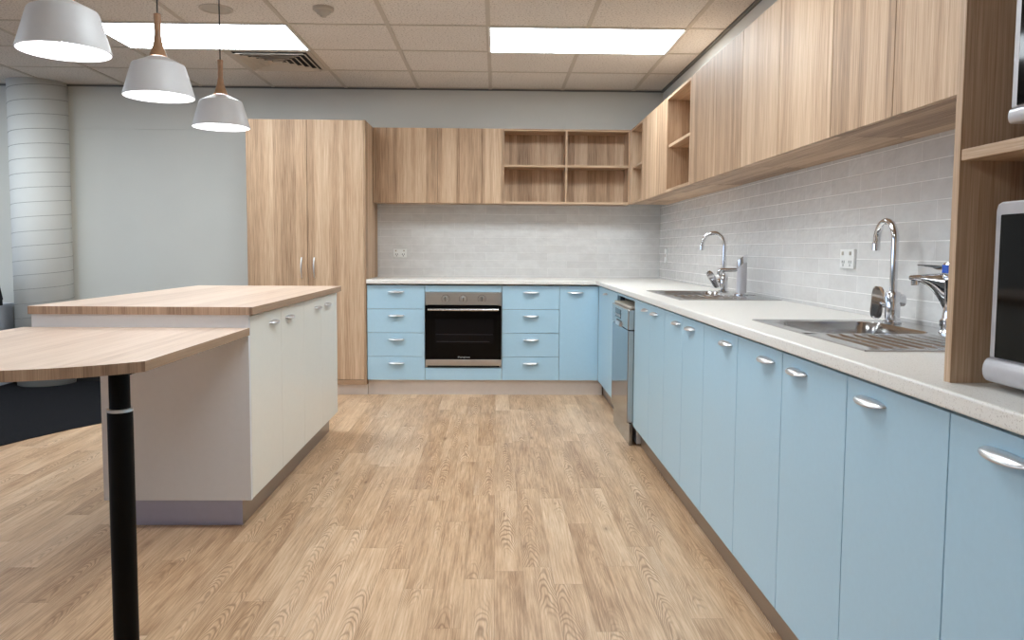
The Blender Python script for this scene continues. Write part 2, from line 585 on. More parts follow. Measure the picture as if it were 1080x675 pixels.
# round column with spiral seams
CX, CYY, CR = -3.75, 6.52, 0.216
struct('column', lathe(bmesh.new(), [(CR, 0), (CR, ZC)], CX, CYY, 72), M['column'], True)
bm = bmesh.new()
pitch = 0.1155
pts = []
n = 36
for i in range(int(ZC / pitch * n) - 4):
    a = 2 * PI * i / n
    pts.append((CX + CR * math.cos(a), CYY + CR * math.sin(a), 0.0 + pitch * i / n + 0.02))
tube(bm, pts, 0.0022, 6)
struct('trim_9', bm, M['groove'])

# ------------------------------------------------------------------ handles
def handle_mesh(name, facing, L=0.128, P=0.026, zt=0.008, zb=0.008):
    """lens-shaped lip pull; facing '-x', '+x' or '-y'"""
    bm = bmesh.new()
    N, S = 20, 8
    rows = []
    for i in range(N + 1):
        t = -1 + 2 * i / N
        w = math.sqrt(max(0.0, 1 - t * t)) * 0.97 + 0.03
        a = t * L / 2
        row = []
        for s in range(S + 1):
            th = s / S * PI / 2
            row.append((a, P * w * math.sin(th), zt * w - (zt + zb) * w * (1 - math.cos(th))))
        for s in range(S, -1, -1):
            th = s / S * PI / 2
            row.append((a, max(0.0, (P * w - 0.0025 * w) * math.sin(th)), (zt - 0.004) * w - (zt + zb - 0.004) * w * (1 - math.cos(th))))
        rows.append(row)
    vs = []
    for row in rows:
        rv = []
        for a, p, z in row:
            if facing == '-x':
                rv.append(bm.verts.new((-p, a, z)))
            elif facing == '+x':
                rv.append(bm.verts.new((p, a, z)))
            else:
                rv.append(bm.verts.new((a, -p, z)))
        vs.append(rv)
    m = len(vs[0])
    for a, b in zip(vs, vs[1:]):
        for k in range(m):
            q = (k + 1) % m
            bm.faces.new((a[k], a[q], b[q], b[k]))
    bm.faces.new(vs[0])
    bm.faces.new(vs[-1][::-1])
    bmesh.ops.recalc_face_normals(bm, faces=bm.faces)
    me = bpy.data.meshes.new(name)
    bm.to_mesh(me)
    bm.free()
    me.materials.append(M['handle'])
    for p in me.polygons:
        p.use_smooth = True
    return me
H_NX = handle_mesh('lip_handle_left', '-x')
H_PX = handle_mesh('lip_handle_right', '+x')
H_NY = handle_mesh('lip_handle_front', '-y')
DT = 0.018       # door thickness
G = 0.0016       # half gap between doors

# ------------------------------------------------------------------ blue back run
def back_drawers(x0, x1, label):
    t = thing('drawer_cabinet', label, 'cabinet', ((x0 + x1) / 2, YB + 0.3, 0), 'blue four-drawer cabinets')
    obj('body', B(x0 + 0.001, x1 - 0.001, YB + DT + 0.001, 6.58, ZD, 0.8615), M['carcass'], t)
    st = (ZT - ZD) / 4
    for k in range(4):
        z1 = ZT - k * st
        d = obj('drawer', B(x0 + G, x1 - G, YB, YB + DT, z1 - st + G, z1 - G, 0.001), M['blue'], t)
        mesh_at('handle', H_NY, ((x0 + x1) / 2 + 0.002, YB, z1 - 0.050), d)
    return t
x1 = XL + 0.447
back_drawers(XL, x1, 'blue drawer cabinet between the tall wooden cupboard and the oven')
x2 = x1 + 0.597
t = thing('oven_cabinet', 'blue cabinet housing the built-in oven', 'cabinet', ((x1 + x2) / 2, YB + 0.3, 0))
bm = bmesh.new()
box(bm, x1 + 0.001, x1 + 0.017, YB + DT + 0.001, 6.58, ZD, 0.8615)
box(bm, x2 - 0.017, x2 - 0.001, YB + DT + 0.001, 6.58, ZD, 0.8615)
box(bm, x1 + 0.017, x2 - 0.017, YB + DT + 0.001, 6.58, ZD, ZD + 0.016)
box(bm, x1 + 0.017, x2 - 0.017, 6.564, 6.58, ZD + 0.016, 0.8615)
obj('body', bm, M['carcass'], t)
obj('front_panel', B(x1 + G, x2 - G, YB, YB + DT, 0.812, ZT - G, 0.001), M['blue'], t)
obj('front_panel', B(x1 + G, x2 - G, YB, YB + DT, ZD + G, 0.219, 0.001), M['blue'], t)
x3 = x2 + 0.447
back_drawers(x2, x3, 'blue drawer cabinet just right of the oven')
t = thing('base_cabinet', 'blue single-door base cabinet facing the room in the corner, right of the drawers', 'cabinet', ((x3 + XR) / 2, YB + 0.3, 0), 'blue base cabinets')
obj('body', B(x3 + 0.001, XR - 0.001, YB + DT + 0.001, 6.58, ZD, 0.8615), M['carcass'], t)
d = obj('door', B(x3 + G, XR - 0.001, YB, YB + DT, ZD + G, ZT - G, 0.001), M['blue'], t)
mesh_at('handle', H_NY, (x3 + 0.122, YB, ZT - 0.050), d)
# oven
ox0, ox1 = x1 + 0.004, x2 - 0.004
t = thing('oven', 'stainless built-in oven with three knobs and black glass door', 'oven', ((ox0 + ox1) / 2, YB + 0.3, 0.222))
obj('case', B(x1 + 0.02, x2 - 0.02, YB + 0.005, 6.5, 0.226, 0.80), M['dark_gap'], t)
obj('control_panel', B(ox0, ox1, YB - 0.012, YB + 0.006, 0.711, 0.809, 0.002), M['steel_x'], t)
for i, kx in enumerate((470.4, 488.6, 508.0)):
    cx = x1 + (kx - 448.8) / (529.0 - 448.8) * (x2 - x1)
    bm = bmesh.new()
    lathe(bm, [(0.021, 0), (0.021, 0.006), (0.017, 0.02), (0.015, 0.026), (0, 0.026)], 0, 0, 28)
    bmesh.ops.rotate(bm, verts=bm.verts, cent=(0, 0, 0), matrix=Matrix.Rotation(PI / 2, 3, 'X'))
    bmesh.ops.translate(bm, verts=bm.verts, vec=(cx, YB - 0.012, 0.758))
    kb = obj('knob', bm, M['steel_x'], t, True, 0.6)
    kb['label'] = 'brushed steel oven knob'
    obj('pointer', B(cx - 0.004, cx + 0.004, YB - 0.044, YB - 0.037, 0.742, 0.775, 0.001), M['steel_dark'], kb)
    arc = [(cx + 0.031 * math.sin(q * 0.25), YB - 0.0122, 0.758 + 0.031 * math.cos(q * 0.25)) for q in range(-9, 10)]
    bm = tube(bmesh.new(), arc, 0.0011, 8)
    mk = obj('dial_marks', bm, M['slot'], t)
door = obj('door', B(ox0, ox1, YB - 0.014, YB + 0.006, 0.286, 0.707, 0.002), M['glass_black'], t)
wx0 = ox0 + 0.075; wx1 = ox1 - 0.062
obj('window', B(wx0, wx1, YB - 0.0155, YB - 0.0135, 0.41, 0.605, 0.0005), M['glass_window'], door)
bm = bmesh.new()
box(bm, wx0 + 0.004, wx1 - 0.004, YB - 0.0165, YB - 0.0152, 0.4805, 0.4835)
box(bm, wx0 + 0.012, wx1 - 0.03, YB - 0.0165, YB - 0.0152, 0.425, 0.428)
obj('rack', bm, M['rack'], door)
bm = bmesh.new()
tube(bm, [(ox0 + 0.022, YB - 0.047, 0.676), (ox1 - 0.022, YB - 0.047, 0.676)], 0.0095, 16)
for xx in (ox0 + 0.05, ox1 - 0.05):
    tube(bm, [(xx, YB - 0.047, 0.676), (xx, YB - 0.012, 0.676)], 0.007, 12)
obj('handle', bm, M['steel_y'], door, True, 0.6)
obj('lower_trim', B(ox0, ox1, YB - 0.013, YB + 0.006, 0.238, 0.284, 0.002), M['steel_x'], t)
cu = bpy.data.curves.new('maker_lettering', 'FONT')
cu.body = 'Westinghouse'
cu.size = 0.0165
cu.align_x = 'CENTER'
cu.extrude = 0.0002
cu.materials.append(M['print'])
tmp = bpy.data.objects.new('lettering_outline', cu)
me = bpy.data.meshes.new_from_object(tmp)
bpy.data.objects.remove(tmp)
lt = bpy.data.objects.new('lettering', me)
COL.objects.link(lt)
lt.parent = door
lt.rotation_euler = (PI / 2, 0, 0)
lt.location = Vector(((ox0 + ox1) / 2 + 0.004, YB - 0.0146, 0.300)) - wl(door)
# continuous kickboards
tag(obj('kickboard', B(XL, XR + 0.04, YB + 0.05, YB + 0.066, 0.0, ZD - 0.002), M['kick']), 'brushed aluminium kickboard under the oven and blue drawers', 'kickboard')

# ------------------------------------------------------------------ blue right run
HZ = 0.824
def right_cab(y0, y1, doors, label, name='base_cabinet'):
    """doors: list of (ya, yb, handle_y)"""
    t = thing(name, label, 'cabinet', (1.1, (y0 + y1) / 2, 0), 'blue base cabinets')
    obj('body', B(XR + DT + 0.001, 1.38, y0 + 0.001, y1 - 0.001, ZD, 0.74), M['carcass'], t)
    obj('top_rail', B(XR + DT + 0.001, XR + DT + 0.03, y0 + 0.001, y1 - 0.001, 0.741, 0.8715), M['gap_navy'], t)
    for ya, yb, hy in doors:
        d = obj('door', B(XR, XR + DT, ya + G, yb - G, ZD + G, ZT - G, 0.001), M['blue'], t)
        if hy is not None:
            mesh_at('handle', H_NX, (XR, hy, HZ), d)
    return t
right_cab(0.50, 1.333, [(0.50, 0.915, 0.79), (0.915, 1.333, 1.175)], 'blue double-door base cabinet under the microwave tower')
right_cab(1.333, 1.733, [(1.333, 1.733, 1.617)], 'blue single-door base cabinet next to the one under the microwaves')
right_cab(1.733, 2.536, [(1.733, 2.133, 2.02), (2.133, 2.536, 2.252)], 'blue double-door base cabinet under the near sink')
right_cab(2.536, 2.950, [(2.536, 2.950, 2.655)], 'blue single-door base cabinet between the two sinks')
right_cab(2.950, 3.650, [(2.950, 3.290, 3.148), (3.290, 3.650, 3.395)], 'blue double-door base cabinet nearer end of the far sink')
right_cab(3.650, 4.442, [(3.650, 4.000, 3.875), (4.000, 4.442, 4.115)], 'blue double-door base cabinet touching the dishwasher on its near side')
right_cab(5.078, 6.005, [(5.078, 6.005, 5.60)], 'blue corner base cabinet on the far side of the dishwasher')
# rail above the dishwasher
tag(obj('cover_strip', B(XR + 0.001, XR + 0.019, 4.444, 5.076, 0.848, ZT), M['blue']), 'narrow blue rail under the worktop above the dishwasher', 'rail')
tag(obj('kickboard', B(XR + 0.05, XR + 0.066, 0.5, 4.44, 0.0, ZD - 0.002), M['kick_y']), 'long brown-grey kickboard along the floor under the sink cabinets', 'kickboard')
tag(obj('kickboard', B(XR + 0.05, XR + 0.066, 5.08, YB + 0.049, 0.0, ZD - 0.002), M['kick_y']), 'short kickboard between the dishwasher and the corner', 'kickboard')

# dishwasher
dx, dy0, dy1 = 0.766, 4.456, 5.064
t = thing('dishwasher', 'freestanding stainless dishwasher between the blue cabinets', 'dishwasher', (1.07, (dy0 + dy1) / 2, 0))
obj('case', B(dx + 0.06, 1.36, dy0 + 0.006, dy1 - 0.006, 0.01, 0.80, 0.002), M['silver'], t)
obj('top_panel', B(dx + 0.012, 1.36, dy0 + 0.002, dy1 - 0.002, 0.80, 0.815, 0.004), M['plastic_grey'], t)
door = obj('door', B(dx, dx + 0.055, dy0, dy1, 0.135, 0.677, 0.004), M['steel_dark'], t)
obj('edge_strip', B(dx + 0.003, dx + 0.050, dy0 - 0.0022, dy0 + 0.002, 0.14, 0.672), M['steel_y'], door)
cp = obj('control_panel', B(dx - 0.002, dx + 0.058, dy0 - 0.001, dy1 + 0.001, 0.680, 0.799, 0.006), M['steel_y'], t)
obj('display', B(dx - 0.0034, dx, 4.72, 4.93, 0.722, 0.778, 0.0005), M['glass_black'], cp)
for q in range(4):
    yy = 4.735 + q * 0.05
    obj('button', B(dx - 0.0055, dx - 0.003, yy, yy + 0.026, 0.733, 0.747, 0.0006), M['handle'], cp)
hd = bmesh.new()
prism(hd, [(dx - 0.014, 0.690), (dx - 0.012, 0.680), (dx + 0.004, 0.672), (dx + 0.004, 0.706), (dx - 0.010, 0.704)], 'y', 4.70, 4.86)
obj('handle', hd, M['handle'], cp)
obj('handle_recess', B(dx - 0.003, dx + 0.003, 4.69, 4.87, 0.7045, 0.713), M['slot'], cp)
obj('kick_panel', B(dx + 0.016, dx + 0.035, dy0 + 0.002, dy1 - 0.002, 0.0, 0.130, 0.002), M['steel_dark'], t)

# ------------------------------------------------------------------ worktop (one L-shaped slab with two sink cut-outs)
SINKS = [(0.878, 1.372, 1.815, 2.630), (0.878, 1.372, 3.690, 4.510)]
xs = sorted({XL, 0.775, 1.386} | {s[0] + 0.02 for s in SINKS[:1]} | {s[1] - 0.02 for s in SINKS[:1]})
ys = sorted({0.5, YB - 0.025, 6.586} | {s[2] + 0.02 for s in SINKS} | {s[3] - 0.02 for s in SINKS})
bm = bmesh.new()
vd = {}
def gv(x, y):
    k = (round(x, 4), round(y, 4))
    if k not in vd:
        vd[k] = bm.verts.new((x, y, ZW))
    return vd[k]
for xa, xb in zip(xs, xs[1:]):
    for ya, yb in zip(ys, ys[1:]):
        cx, cy = (xa + xb) / 2, (ya + yb) / 2
        if cx < 0.775 and cy < YB - 0.025:
            continue
        if any(s[0] < cx < s[1] and s[2] < cy < s[3] for s in SINKS):
            continue
        bm.faces.new((gv(xa, ya), gv(xb, ya), gv(xb, yb), gv(xa, yb)))
r = bmesh.ops.extrude_face_region(bm, geom=list(bm.faces))
bmesh.ops.translate(bm, verts=[v for v in r['geom'] if isinstance(v, bmesh.types.BMVert)], vec=(0, 0, -0.033))
bm.edges.ensure_lookup_table()
fe = []
for e in bm.edges:
    a, b = e.verts
    if abs(a.co.z - b.co.z) > 1e-4:
        continue
    if abs(a.co.x - 0.775) < 1e-4 and abs(b.co.x - 0.775) < 1e-4 and max(a.co.y, b.co.y) <= YB - 0.025 + 1e-4:
        fe.append(e)
    elif abs(a.co.y - (YB - 0.025)) < 1e-4 and abs(b.co.y - (YB - 0.025)) < 1e-4 and max(a.co.x, b.co.x) <= 0.775 + 1e-4:
        fe.append(e)
bmesh.ops.bevel(bm, geom=fe, offset=0.006, segments=4, affect='EDGES', profile=0.5)
tag(obj('worktop', bm, M['worktop']), 'white speckled L-shaped worktop along the back and right walls', 'worktop')

# ------------------------------------------------------------------ sinks
def rounded_loop(x0, x1, y0, y1, r, n=8):
    pts, outer = [], []
    cs = [((x1 - r, y1 - r), 0), ((x0 + r, y1 - r), PI / 2), ((x0 + r, y0 + r), PI), ((x1 - r, y0 + r), 1.5 * PI)]
    for (cx, cy), a0 in cs:
        for i in range(n + 1):
            a = a0 + PI / 2 * i / n
            pts.append((cx + r * math.cos(a), cy + r * math.sin(a), i / n, a0))
    return pts
def make_sink(x0, x1, y0, y1, label):
    zt = ZW + 0.004
    t = thing('kitchen_sink', label, 'sink', ((x0 + x1) / 2, (y0 + y1) / 2, ZW), 'stainless steel kitchen sinks')
    yc = y1 - 0.46                      # bowl cell is beyond this line, drainer this side of it
    bx0, bx1, by0, by1 = x0 + 0.04, x0 + 0.395, yc + 0.035, y1 - 0.045
    bm = bmesh.new()
    loop = rounded_loop(bx0, bx1, by0, by1, 0.06)
    inner = [bm.verts.new((p[0], p[1], zt - 0.002)) for p in loop]
    outer = []
    for (px, py, f, a0) in loop:
        q = round(a0 / (PI / 2))
        corner = [(x1, y1), (x0, y1), (x0, yc), (x1, yc)][q]
        s0 = [(x1, py), (px, y1), (x0, py), (px, yc)][q]
        s1 = [(px, y1), (x0, py), (px, yc), (x1, py)][q]
        if f < 0.5:
            c = corner if f > 0.45 else s0
        elif f == 0.5:
            c = corner
        else:
            c = s1
        outer.append(bm.verts.new((c[0], c[1], zt)))
    N = len(loop)
    for i in range(N):
        j = (i + 1) % N
        if (outer[i].co - outer[j].co).length < 1e-6:
            bm.faces.new((outer[i], inner[j], inner[i]))
        else:
            bm.faces.new((outer[i], outer[j], inner[j], inner[i]))
    # drainer with ridges running along its length
    nx, ny = 96, 14
    gx0, gx1, gy0, gy1 = x0, x1, y0, yc
    vs = []
    for j in range(ny + 1):
        yy = gy0 + (gy1 - gy0) * j / ny
        row = []
        for i in range(nx + 1):
            xx = gx0 + (gx1 - gx0) * i / nx
            fx = (xx - gx0 - 0.035) / (gx1 - gx0 - 0.155)
            inx = 0.0 if fx <= 0 or fx >= 1 else min(1.0, min(fx, 1 - fx) * 14)
            fy = (yy - gy0 - 0.022) / (gy1 - gy0 - 0.03)
            iny = 0.0 if fy <= 0 else min(1.0, min(fy, 1.02 - fy if fy < 1.02 else 0) * 10)
            rid = 0.5 + 0.5 * math.cos(fx * 2 * PI * 9)
            row.append(bm.verts.new((xx, yy, zt - inx * iny * (0.009 - 0.0085 * (rid ** 0.8)))))
        vs.append(row)
    for j in range(ny):
        for i in range(nx):
            bm.faces.new((vs[j][i], vs[j][i + 1], vs[j + 1][i + 1], vs[j + 1][i]))
    bmesh.ops.remove_doubles(bm, verts=bm.verts, dist=1e-5)
    # turned-down rim
    for (a, b, c, d) in ((x0, x0 + 0.001, y0, y1), (x1 - 0.001, x1, y0, y1), (x0, x1, y0, y0 + 0.001), (x0, x1, y1 - 0.001, y1)):
        box(bm, a, b, c, d, ZW + 0.0002, zt - 0.0002)
    obj('drainer', bm, M['steel_sink'], t, True, 0.5)
    bm = bmesh.new()
    prev = None
    for (ins, dz) in ((0.0, 0.0), (0.002, 0.006), (0.006, 0.03), (0.014, 0.135), (0.02, 0.15), (0.035, 0.16)):
        lp = rounded_loop(bx0 + ins, bx1 - ins, by0 + ins, by1 - ins, 0.06)
        cur = [bm.verts.new((p[0], p[1], zt - 0.002 - dz)) for p in lp]
        if prev:
            for i in range(N):
                j = (i + 1) % N
                bm.faces.new((prev[i], prev[j], cur[j], cur[i]))
        prev = cur
    bm.faces.new(prev)
    bw = obj('bowl', bm, M['steel_sink'], t, True, 0.6)
    cx, cy = (bx0 + bx1) / 2, (by0 + by1) / 2
    obj('drain', lathe(bmesh.new(), [(0.042, zt - 0.1605), (0.040, zt - 0.1575), (0.03, zt - 0.1590), (0, zt - 0.1590)], cx, cy, 32, True, False), M['chrome'], bw, True, 0.5)
    return t
make_sink(*SINKS[0], 'stainless steel sink with drainer near the microwave tower')
make_sink(*SINKS[1], 'stainless steel sink in the worktop toward the far corner')

# ------------------------------------------------------------------ taps
def gooseneck(cx, cy, dirx, diry, paddle, label):
    t = thing('sink_mixer', label, 'tap', (cx, cy, ZW + 0.004), 'chrome gooseneck taps')
    z0 = ZW + 0.004
    obj('base_ring', lathe(bmesh.new(), [(0.029, z0), (0.029, z0 + 0.006), (0.024, z0 + 0.010), (0.024, z0 + 0.0115)], cx, cy, 32), M['chrome'], t, True, 0.5)
    bm = lathe(bmesh.new(), [(0.0235, z0 + 0.011), (0.0235, z0 + 0.045), (0.0235, z0 + 0.098), (0.021, z0 + 0.103), (0.0135, z0 + 0.104)], cx, cy, 36)
    obj('body', bm, M['chrome'], t, True, 0.5)
    # cartridge housing on the wall side
    d2 = Vector((diry, -dirx, 0))
    c = Vector((cx, cy, z0 + 0.075))
    bm = bmesh.new()
    tube(bm, [c - d2 * 0.018, c + d2 * 0.034], 0.021, 28)
    obj('cartridge', bm, M['chrome'], t, True, 0.5)
    R = 0.061
    zt = 1.255 - 0.012
    pts = [(cx, cy, z0 + 0.10), (cx, cy, z0 + 0.16), (cx, cy, zt - R - 0.03), (cx, cy, zt - R)]
    for k in range(1, 19):
        a = PI * k / 18 * 1.0
        d = R - R * math.cos(a)
        pts.append((cx + dirx * d, cy + diry * d, zt - R + R * math.sin(a)))
    lx, ly, lz = pts[-1]
    pts.append((lx + dirx * 0.004, ly + diry * 0.004, lz - 0.012))
    sp = obj('spout', tube(bmesh.new(), pts, 0.0118, 20), M['chrome'], t, True, 0.6)
    e = (lx + dirx * 0.004, ly + diry * 0.004)
    obj('aerator', lathe(bmesh.new(), [(0.012, lz - 0.036), (0.0135, lz - 0.034), (0.0135, lz - 0.012), (0.012, lz - 0.010)], e[0], e[1], 24), M['chrome'], sp, True, 0.6)
    # paddle lever: rounded slab
    bm = bmesh.new()
    n = 28
    w, hgt, th = 0.0195, 0.054, 0.006
    out = []
    for k in range(n):
        a = 2 * PI * k / n
        out.append((math.copysign(abs(math.cos(a)) ** 0.55, math.cos(a)) * w, math.copysign(abs(math.sin(a)) ** 0.55, math.sin(a)) * hgt))
    prism(bm, out, 'y', -th, th, 0.002)
    p, rotz, tilt = paddle
    bmesh.ops.rotate(bm, verts=bm.verts, cent=(0, 0, 0), matrix=Matrix.Rotation(tilt, 3, 'Y'))
    bmesh.ops.rotate(bm, verts=bm.verts, cent=(0, 0, 0), matrix=Matrix.Rotation(rotz, 3, 'Z'))
    bmesh.ops.translate(bm, verts=bm.verts, vec=Vector((cx, cy, z0)) + Vector(p))
    lv = obj('lever', bm, M['chrome'], t, True, 0.5)
    a = Vector((cx, cy, z0 + 0.062)); b = Vector((cx + 0.72 * p[0], cy + 0.72 * p[1], z0 + 0.058))
    dv = Vector((b.x - a.x, b.y - a.y, 0)).normalized()
    b += Vector((0.46, 0.88, 0)) * 0.006
    obj('lever_stem', tube(bmesh.new(), [a + dv * 0.02, a + dv * 0.028, b], [0.013, 0.013, 0.010], 20), M['chrome'], lv, True, 0.6)
    return t
gooseneck(1.300, 2.512, 0.0, 1.0, ((-0.040, 0.024, 0.066), -0.42, 0.06), 'chrome gooseneck tap on the nearer sink, beside a power point')
gooseneck(1.305, 4.423, -0.97, 0.24, ((-0.064, -0.004, 0.070), -0.1, -0.55), 'chrome gooseneck tap on the farther sink beside a slant-topped dispenser')

# boiling-water dispenser
t = thing('water_dispenser_tap', 'chrome slant-topped filtered water column beside the far sink tap', 'tap', (1.30, 4.085, ZW + 0.004))
cx, cy, z0 = 1.30, 4.085, ZW + 0.004
obj('base_ring', lathe(bmesh.new(), [(0.036, z0), (0.036, z0 + 0.006), (0.03, z0 + 0.010)], cx, cy, 32), M['chrome'], t, True, 0.5)
bm = lathe(bmesh.new(), [(0.027, z0 + 0.010), (0.027, z0 + 0.10), (0.027, z0 + 0.165)], cx, cy, 36)
for v in bm.verts:
    if v.co.z > z0 + 0.16:
        v.co.z += 0.022 * ((v.co.x - cx) - (v.co.y - cy)) / 0.036
obj('column_body', bm, M['silver'], t, True, 0.5)
bm = lathe(bmesh.new(), [(0.0285, z0 + 0.150), (0.0285, z0 + 0.19)], cx, cy, 36)
for v in bm.verts:
    s = ((v.co.x - cx) - (v.co.y - cy)) / 0.0385
    v.co.z += (0.024 if v.co.z > z0 + 0.18 else 0.022) * s
obj('slanted_cap', bm, M['chrome'], t, True, 0.5)
sp = obj('spout', tube(bmesh.new(), [(cx - 0.02, cy, 1.041), (cx - 0.108, cy + 0.004, 1.041), (cx - 0.115, cy + 0.004, 1.039), (cx - 0.118, cy + 0.004, 1.030), (cx - 0.118, cy + 0.004, 1.022)], 0.0095, 16), M['chrome'], t, True, 0.6)
obj('spout_tip', lathe(bmesh.new(), [(0.011, 1.012), (0.014, 1.016), (0.014, 1.034), (0.0105, 1.036)], cx - 0.118, cy + 0.004, 24), M['chrome'], sp, True, 0.6)

# low lever mixer half hidden behind the tower
t = thing('basin_mixer', 'low chrome lever mixer tap half hidden behind the microwave tower', 'tap', (1.30, 2.19, ZW + 0.004))
cx, cy = 1.30, 2.19
obj('base_ring', lathe(bmesh.new(), [(0.027, z0), (0.027, z0 + 0.005), (0.023, z0 + 0.010), (0.023, z0 + 0.018), (0.026, z0 + 0.024), (0.026, z0 + 0.040), (0.0225, z0 + 0.044)], cx, cy, 32), M['chrome'], t, True, 0.5)
obj('body', lathe(bmesh.new(), [(0.020, z0 + 0.044), (0.018, z0 + 0.07), (0.019, z0 + 0.11), (0.024, z0 + 0.15), (0.025, z0 + 0.165), (0.023, z0 + 0.170)], cx, cy, 32), M['chrome'], t, True, 0.5)
# spout : flattened tapering arm
bm = bmesh.new()
prev = None
DX, DY = -0.72, 0.69
for k in range(15):
    f = k / 14
    d = 0.012 + f * 0.096
    zc = z0 + 0.140 + 0.018 * math.sin(f * PI * 0.55)
    hh = 0.026 * (1 - f) ** 1.6 + 0.0075
    ww = 0.021 - 0.004 * f
    ring = []
    for q in range(20):
        a = 2 * PI * q / 20
        lx, lz = math.cos(a) * ww, math.sin(a) * hh
        if lz < 0:
            lz *= 1.0 + 1.5 * (1 - f) ** 2
        ring.append(bm.verts.new((cx + DX * d - DY * lx, cy + DY * d + DX * lx, zc + lz)))
    if prev:
        for q in range(20):
            s = (q + 1) % 20
            bm.faces.new((prev[q], prev[s], ring[s], ring[q]))
    else:
        bm.faces.new(ring[::-1])
    prev = ring
bm.faces.new(prev)
sp = obj('spout', bm, M['chrome'], t, True, 0.8)
ex, ey = cx + DX * 0.094, cy + DY * 0.094
obj('aerator', lathe(bmesh.new(), [(0.011, z0 + 0.136), (0.013, z0 + 0.138), (0.013, z0 + 0.15)], ex, ey, 24), M['chrome'], sp, True, 0.6)
cap = obj('lever_housing', lathe(bmesh.new(), [(0.0245, z0 + 0.171), (0.0245, z0 + 0.198), (0.021, z0 + 0.203)], cx, cy, 32), M['chrome'], t, True, 0.5)
obj('indicator_band', lathe(bmesh.new(), [(0.0251, z0 + 0.174), (0.0251, z0 + 0.197)], cx, cy, 32, False, False), M['blue_mark'], cap, True)
bm = bmesh.new()
prism(bm, [(0.012, z0 + 0.180), (0.034, z0 + 0.182), (0.052, z0 + 0.191), (0.088, z0 + 0.194), (0.089, z0 + 0.197), (0.050, z0 + 0.196), (0.030, z0 + 0.193), (0.012, z0 + 0.198)], 'y', -0.011, 0.011, 0.0012)
for v in bm.verts:
    a, b = v.co.x, v.co.y
    v.co.x, v.co.y = cx + DX * a - DY * b, cy + DY * a + DX * b
obj('lever', bm, M['chrome'], t, True, 0.5)

# ------------------------------------------------------------------ power points
t = thing('power_outlet', 'white double power point on the back wall tiles above the drawers', 'outlet', (-0.811, YW, 1.105))
pl = obj('plate', B(-0.869, -0.753, YW - 0.010, YW - 0.0003, 1.069, 1.141, 0.002), M['plastic'], t)
for s in (-1, 1):
    bm = bmesh.new()
    c = -0.811 + s * 0.028
    for (a, b, w, h) in ((-0.008, 0.0, 0.0025, 0.012), (0.008, 0.0, 0.0025, 0.012), (0.0, -0.013, 0.0025, 0.011)):
        box(bm, c + a - w, c + a + w, YW - 0.0106, YW - 0.0098, 1.096 + b - h / 2, 1.096 + b + h / 2)
    obj('socket', bm, M['slot'], pl)
    obj('switch', B(c + s * 0.006 - 0.006, c + s * 0.006 + 0.006, YW - 0.0135, YW - 0.0098, 1.119, 1.132, 0.001), M['plastic_grey'], pl)
t = thing('power_outlet', 'white double power point on the right wall tiles behind the near sink', 'outlet', (XW, 3.027, 1.114))
pl = obj('plate', B(XW - 0.012, XW - 0.0003, 2.967, 3.087, 1.076, 1.152, 0.002), M['plastic'], t)
for s in (-1, 1):
    bm = bmesh.new()
    c = 3.027 + s * 0.029
    for (a, b, w, h) in ((-0.008, 0.0, 0.0022, 0.011), (0.008, 0.0, 0.0022, 0.011), (0.0, -0.013, 0.0022, 0.010)):
        box(bm, XW - 0.0126, XW - 0.0118, c + a - w, c + a + w, 1.102 + b - h / 2, 1.102 + b + h / 2)
    obj('socket', bm, M['slot'], pl)
    obj('switch', B(XW - 0.0155, XW - 0.0118, c + s * 0.004 - 0.006, c + s * 0.004 + 0.006, 1.128, 1.142, 0.001), M['plastic_grey'], pl)
t = thing('wall_switch', 'small white single switch plate on the right wall near the far corner', 'switch', (XW, 6.309, 1.101))
pl = obj('plate', B(XW - 0.010, XW - 0.0003, 6.272, 6.346, 1.044, 1.158, 0.002), M['plastic'], t)
obj('rocker', B(XW - 0.013, XW - 0.0098, 6.302, 6.316, 1.09, 1.112, 0.001), M['plastic_grey'], pl)

# ------------------------------------------------------------------ tall pantry cupboard
px0, px1, pyf = -1.905, -1.0, 6.0
t = thing('pantry_cupboard', 'tall two-door oak cupboard left of the blue drawers', 'cupboard', ((px0 + px1) / 2, 6.3, 0))
obj('side_panel', B(px0, px0 + 0.017, pyf, 6.584, 0.085, 2.117, 0.0008), M['wood_v'], t)
obj('side_panel', B(px1 - 0.017, px1, pyf, 6.584, 0.085, 2.117, 0.0008), M['wood_v'], t)
obj('body', B(px0 + 0.0175, px1 - 0.0175, pyf + 0.022, 6.58, 0.09, 2.112), M['wood_v'], t)
pm = -1.4455
for xa, xb, hx in ((px0 + 0.0185, pm - 0.0015, -1.492), (pm + 0.0015, px1 - 0.0185, -1.396)):
    d = obj('door', B(xa, xb, pyf, pyf + 0.02, 0.124, 2.115, 0.0008), M['wood_v'], t)
    pts = []
    for k in range(13):
        f = k / 12
        pts.append((hx, pyf - 0.002 - 0.024 * math.sin(PI * f) ** 0.7, 0.915 + 0.155 * f))
    obj('handle', tube(bmesh.new(), pts, 0.0055, 12), M['handle'], d, True, 0.8)
obj('base_rail', B(px0 + 0.0175, px1 - 0.0175, pyf + 0.003, pyf + 0.02, 0.085, 0.121), M['wood_x'], t)
tag(obj('kickboard', B(px0, XL - 0.003, pyf + 0.048, pyf + 0.062, 0.0, 0.083), M['kick']), 'low aluminium kickboard under the tall oak cupboard', 'kickboard')

